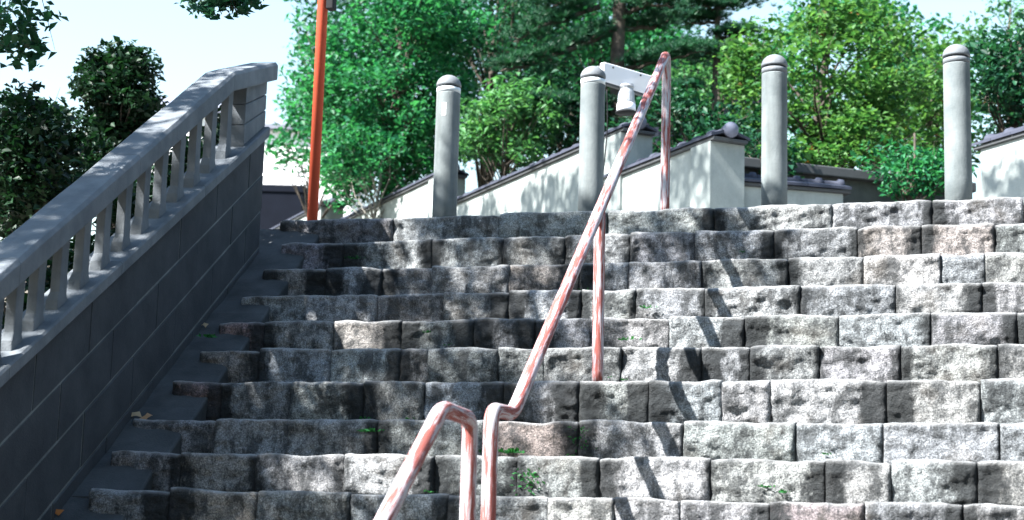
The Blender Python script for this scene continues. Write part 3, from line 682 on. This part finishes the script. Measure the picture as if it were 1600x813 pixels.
# pines with flat needle pads along their boughs
def pine(name, base, top, boughs, label, r0=.1, dens=1.0):
    e = empty(name, base, label=label, cat='tree', group='pine trees behind the plaster walls')
    b = MB(); k = 9; tp = [base+(top-base)*f+np.array([math.sin(f*7)*.03, math.cos(f*5)*.03, 0]) for f in np.linspace(0, 1, k)]
    b.tube(tp, [r0*(1-.35*f) for f in np.linspace(0, 1, k)], 12)
    P = []; D = []
    for pts, width, rr in boughs:
        pts = [np.asarray(p) for p in pts]; fine = []
        for i in range(len(pts)-1):
            for f in np.linspace(0, 1, 5, endpoint=False): fine.append(pts[i]+(pts[i+1]-pts[i])*f+rng.normal(size=3)*.012)
        fine.append(pts[-1]); b.tube(fine, [rr*(1-.8*i/(len(fine)-1)) for i in range(len(fine))], 7)
        seg = np.array(fine); Lb = sum(np.linalg.norm(seg[i+1]-seg[i]) for i in range(len(seg)-1))
        nt_ = int(460*Lb*width/.2*dens)
        for _ in range(nt_):
            f = (.12+.88*rng.random())*(len(fine)-1); i = min(len(fine)-2, int(f)); p = seg[i]+(seg[i+1]-seg[i])*(f-i)
            off = rng.normal(size=3)*[1, 1, 0]*width*.55; p = p+off+[0, 0, .06+.05*rng.random()-.25*abs(np.linalg.norm(off))]
            P.append(p)
        for _ in range(int(Lb*6)):
            i = rng.integers(1, len(seg)); p = seg[i]; b.tube([p, p+rng.normal(size=3)*[1, 1, .15]*width*.5+[0, 0, .05]], [rr*.25, .003], 5)
    b.build('trunk', M['bark'], e, True)
    P = np.array(P); nn = 22; n = len(P)
    C = np.repeat(P, nn, 0); v = rng.normal(size=(n*nn, 3)); v[:, 2] = np.abs(v[:, 2])*1.1+.25; v /= np.linalg.norm(v, axis=1)[:, None]
    Ln = rng.uniform(.05, .085, (n*nn, 1)); s = np.cross(v, rng.normal(size=(n*nn, 3))); s /= np.linalg.norm(s, axis=1)[:, None]; s *= .0036
    V = np.stack([C-s, C+s, C+v*Ln], 1).reshape(-1, 3); i = np.arange(n*nn)*3
    o = mesh_obj('crown', local(e, V), np.stack([i, i+1, i+2], 1), M['needle'], e)
    a = o.data.attributes.new('rnd', 'FLOAT', 'POINT'); a.data.foreach_set('value', np.repeat(np.repeat(rng.random(n), nn), 3).astype(np.float32))
    return e
PD = 16.8
def bough(pts, dd, width, r=.035): return ([at(x, y, PD+dd*i/(len(pts)-1)) for i, (x, y) in enumerate(pts)], width, r)
pb_ = gbase(978, PD)
pine('pine_tree', pb_, at(968, -60, PD), [
    bough([(965, 42), (930, 58), (880, 82), (830, 98), (782, 112)], -.6, .16, .045),
    bough([(935, 8), (880, 32), (845, 42), (803, 66)], -.4, .15, .03),
    bough([(972, 45), (1010, 45), (1040, 36), (1056, 20)], .3, .17, .03),
    bough([(975, 20), (1010, 8), (1048, 12)], -.3, .2, .03),
    bough([(978, 108), (1010, 102), (1050, 92), (1100, 80)], -.5, .15, .025),
    bough([(965, 175), (920, 168), (870, 165), (835, 166)], -1.0, .16, .025),
    bough([(960, -10), (900, -5), (850, 15)], -.2, .2, .03),
    bough([(980, 150), (1030, 150), (1090, 140)], -.3, .16, .02)],
    'old pine with a thick dark trunk and drooping boughs behind the lamp panel', .095)
PD = 18.0
pine('pine_tree', gbase(1122, PD), at(1122, -30, PD), [
    bough([(1122, 20), (1100, 8), (1075, 10)], -.2, .24, .02), bough([(1122, 35), (1085, 36), (1062, 40)], .2, .2, .02), bough([(1122, 15), (1145, 5), (1160, 10)], .2, .22, .02),
    bough([(1122, 62), (1150, 55), (1170, 58)], -.2, .2, .02), bough([(1122, 85), (1085, 85), (1050, 92)], -.3, .22, .02), bough([(1122, 95), (1150, 92), (1180, 100)], 0, .2, .02)],
    'smaller pine with tufted round pads beside the maple', .04, 1.3)

# left side: dark hedge, round-topped tree, and the tree that shades the steps
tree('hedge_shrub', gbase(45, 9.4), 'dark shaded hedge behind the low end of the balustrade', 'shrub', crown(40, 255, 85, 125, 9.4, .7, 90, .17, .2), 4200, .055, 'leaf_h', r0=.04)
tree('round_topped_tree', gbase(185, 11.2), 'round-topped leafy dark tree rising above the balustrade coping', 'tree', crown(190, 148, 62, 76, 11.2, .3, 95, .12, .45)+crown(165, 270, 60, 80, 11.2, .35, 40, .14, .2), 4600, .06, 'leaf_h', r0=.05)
def stain(*a): pass
def shade(n, box, dist, keep, r):
    out = []
    while len(out) < n:
        tgt = np.array([rng.uniform(*box[0]), rng.uniform(*box[1]), rng.uniform(*box[2])])
        if box[2][0] == box[2][1] == 0: tgt[2] = SL*tgt[1]+.3
        if keep(tgt): out.append((tgt-np.array(LIGHT)*rng.uniform(*dist), rng.uniform(*r)))
    return out
sh = shade(125, ((-2.9, .7), (-1.2, 2.7), (0, 0)), (4.2, 6.2), lambda p: p[0] < -.25+.22*p[1]+.3*rng.normal(), (.14, .34))+shade(60, ((-3.2, -1.3), (-1.4, 2.6), (0, 0)), (4.0, 6.0), lambda p: True, (.16, .34))
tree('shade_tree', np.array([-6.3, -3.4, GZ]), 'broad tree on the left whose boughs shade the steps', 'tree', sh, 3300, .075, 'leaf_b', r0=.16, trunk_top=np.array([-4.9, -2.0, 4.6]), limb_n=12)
wc = at(960, 260, 12.8)
sh = shade(60, ((wc[0]-4.0, wc[0]+1.2), (wc[1]-3, wc[1]+3.5), (1.6, 3.0)), (5.5, 7.5), lambda p: abs(np.dot(p-PC, WF)) < .5, (.18, .42))+shade(16, ((E0[0]-.4, E0[0]+1.6), (E0[1]-1.6, E0[1]+.4), (1.6, 3.0)), (5.5, 7.0), lambda p: abs(np.dot(p-E0*[1, 1, 0], WF)) < .4, (.25, .42))
tree('tall_tree', gbase(-260, 12.5), 'tall tree beyond the balustrade shading the plaster walls', 'tree', sh, 2200, .085, 'leaf_b', r0=.14, trunk_top=np.mean([c for c, _ in sh], 0)+[-1.5, -.8, .3], limb_n=12)
# unseen trees added behind and beside the viewer to cut the sky fill
for i, (x, y, hh) in enumerate(((-14, -9, 9.5), (-9.5, -15, 9.5), (-3, -17.5, 9), (4, -17, 9.5), (10, -13.5, 9.5), (13.5, -7, 9), (14, .5, 9), (-15, -2, 9), (13, 7, 8.5), (6.2, -1.5, 8), (6.4, 4.6, 8))):
    cl = []
    for _ in range(46):
        v = rng.normal(size=3); v /= np.linalg.norm(v); v *= rng.random()**.5; cl.append((np.array([x, y, GZ+1.0+(hh-1)*.5])+v*[3.3 if i < 9 else 2.4, 3.3 if i < 9 else 2.4, (hh-1)*.5], rng.uniform(.7, 1.15)))
    tree('sky_block_tree', (x, y, GZ), 'tall dark tree added out of view to hold back sky light', 'tree', cl, 75, .55, 'leaf_b', r0=.22, group='added sky-blocking trees around the viewer', limb_n=8)
# sprays of its leaves that hang into the top of the picture
def spray(cx, cy, rx, ry, depth, n, rc, label, anchor):
    cl = crown(cx, cy, rx, ry, depth, .25, n, rc)
    return cl
sp = spray(25, 40, 60, 70, 6.6, 16, .085, '', None)+spray(320, -2, 70, 26, 7.6, 14, .07, '', None)+spray(390, 12, 30, 22, 7.6, 6, .06, '', None)
tree('overhanging_tree', np.array([-6.4, .2, .3]), 'tree whose drooping leaf sprays hang into view above the balustrade', 'tree', sp, 3600, .05, 'leaf_b', r0=.07, trunk_top=at(150, -620, 7.2), limb_n=7, limb_f=.98)

# ------------------------------------------------------------------ weeds and fallen leaves
def weed(px, py, k, size, nl, label, hang=False):
    P = on_y(px, py, (10-k)*T-.012); e = empty('weed', P, label=label, cat='weed', group='weeds in the step joints')
    V = []; Fc = []
    for i in range(nl):
        a = rng.uniform(0, 2*math.pi); L = size*rng.uniform(.25, .62)*(.6 if hang else 1); c = np.array([rng.normal()*size*.35, -abs(rng.normal())*size*.25, 0])
        if hang: c[2] = -abs(rng.normal())*size*1.2; c[0] *= 1.2
        d = np.array([math.cos(a), -abs(math.sin(a))*.8-.1, rng.uniform(.1, 1.1)]); d /= np.linalg.norm(d); sd_ = np.cross(d, rng.normal(size=3)); sd_ /= np.linalg.norm(sd_); w_ = L*.2
        b = len(V); V += [c, c+d*L*.5+sd_*w_, c+d*L-[0, 0, L*.15], c+d*L*.5-sd_*w_]; Fc += [(b, b+1, b+2), (b, b+2, b+3)]
    o = mesh_obj('leaf_tuft', V, Fc, M['weed'], e, kind='stuff'); a = o.data.attributes.new('rnd', 'FLOAT', 'POINT'); a.data.foreach_set('value', np.repeat(rng.random(nl), 4).astype(np.float32))
    return e
common = 'small green weed sprouting from a sunlit joint in the pale stones right of the handrails'
weed(1014, 482, 4, .05, 16, 'spiky green weed right of the rail post, four steps below the landing')
weed(979, 532, 5, .05, 16, 'bright green weed beside the foot of the middle rail post')
weed(915, 455, 3, .045, 14, 'little weed just behind the handrail below its post top')
weed(800, 708, 8, .06, 44, 'low green weed patch at the foot of the long rail lower bend')
weed(826, 735, 9, .075, 70, 'trailing feathery weed hanging down the riser beside the lower rail bend', True)
weed(912, 668, 8, .06, 50, 'thin creeping weed hanging from a joint below the middle rail post', True)
for (x, y, k, s, n_, lb) in (
        (975, 595, 6, .03, 10, 'tiny weed on the tread just right of the middle post foot'), (1160, 395, 2, .03, 8, 'tiny weed on the pale stone of the second row below the third bollard'),
        (555, 405, 2, .05, 26, 'mossy green weed in the joint beside the purplish stone under the orange pole'), (700, 540, 5, .03, 10, 'small weed on the fifth row left of the handrail, in a dark joint'),
        (670, 520, 5, .04, 16, 'faint weed on the brown stone left of the handrail'), (580, 675, 8, .05, 30, 'mossy weed filling a joint left of the lower handrail bend'),
        (570, 655, 7, .04, 20, 'weed at the tread edge above the mossy joint left of the lower handrail'), (330, 528, 6, .06, 24, 'leafy weed at the stair edge beside the gutter'),
        (1290, 711, 8, .03, 10, common), (1225, 770, 9, .04, 14, common), (1195, 762, 9, .04, 16, common), (1180, 545, 5, .025, 8, common),
        (670, 770, 9, .035, 14, 'weed on the tread under the sloping lower handrail'), (640, 655, 7, .03, 10, 'little weed just left of the lower handrail top bend'),
        (955, 590, 6, .025, 8, 'tiny sprig at the foot of the middle rail post'), (760, 708, 8, .04, 18, 'low weed between the two handrail posts')):
    weed(x, y, k, s, n_, lb)
for i, (x, y, s) in enumerate(((88, 800, .045), (100, 775, .03), (122, 748, .03), (210, 648, .05), (228, 652, .05), (183, 668, .035), (320, 508, .03))):
    d = ray(x, y); c = CAM; q = c+d*((c[2]-SL*c[1]+.045)/(SL*d[1]-d[2]))
    V = []; n_ = 8
    for j in range(n_): a = 2*math.pi*j/n_; rr = s*(.5+.25*math.cos(2*a)); V.append(q+np.array([rr*math.cos(a+i), rr*.5*math.sin(a+i), rr*.55*math.sin(a+i)+.008*math.cos(3*a)]))
    V.append(q+np.array([0, 0, .01])); o = mesh_obj('fallen_leaf', V, [(j, (j+1) % n_, n_) for j in range(n_)], M['dryleaf'], label='fallen dry leaf lying in the gutter beside the block wall', cat='leaf', group='fallen leaves in the gutter')
    a = o.data.attributes.new('rnd', 'FLOAT', 'POINT'); a.data.foreach_set('value', [0.0 if i in (0, 1) else rnd.random()]*(n_+1))
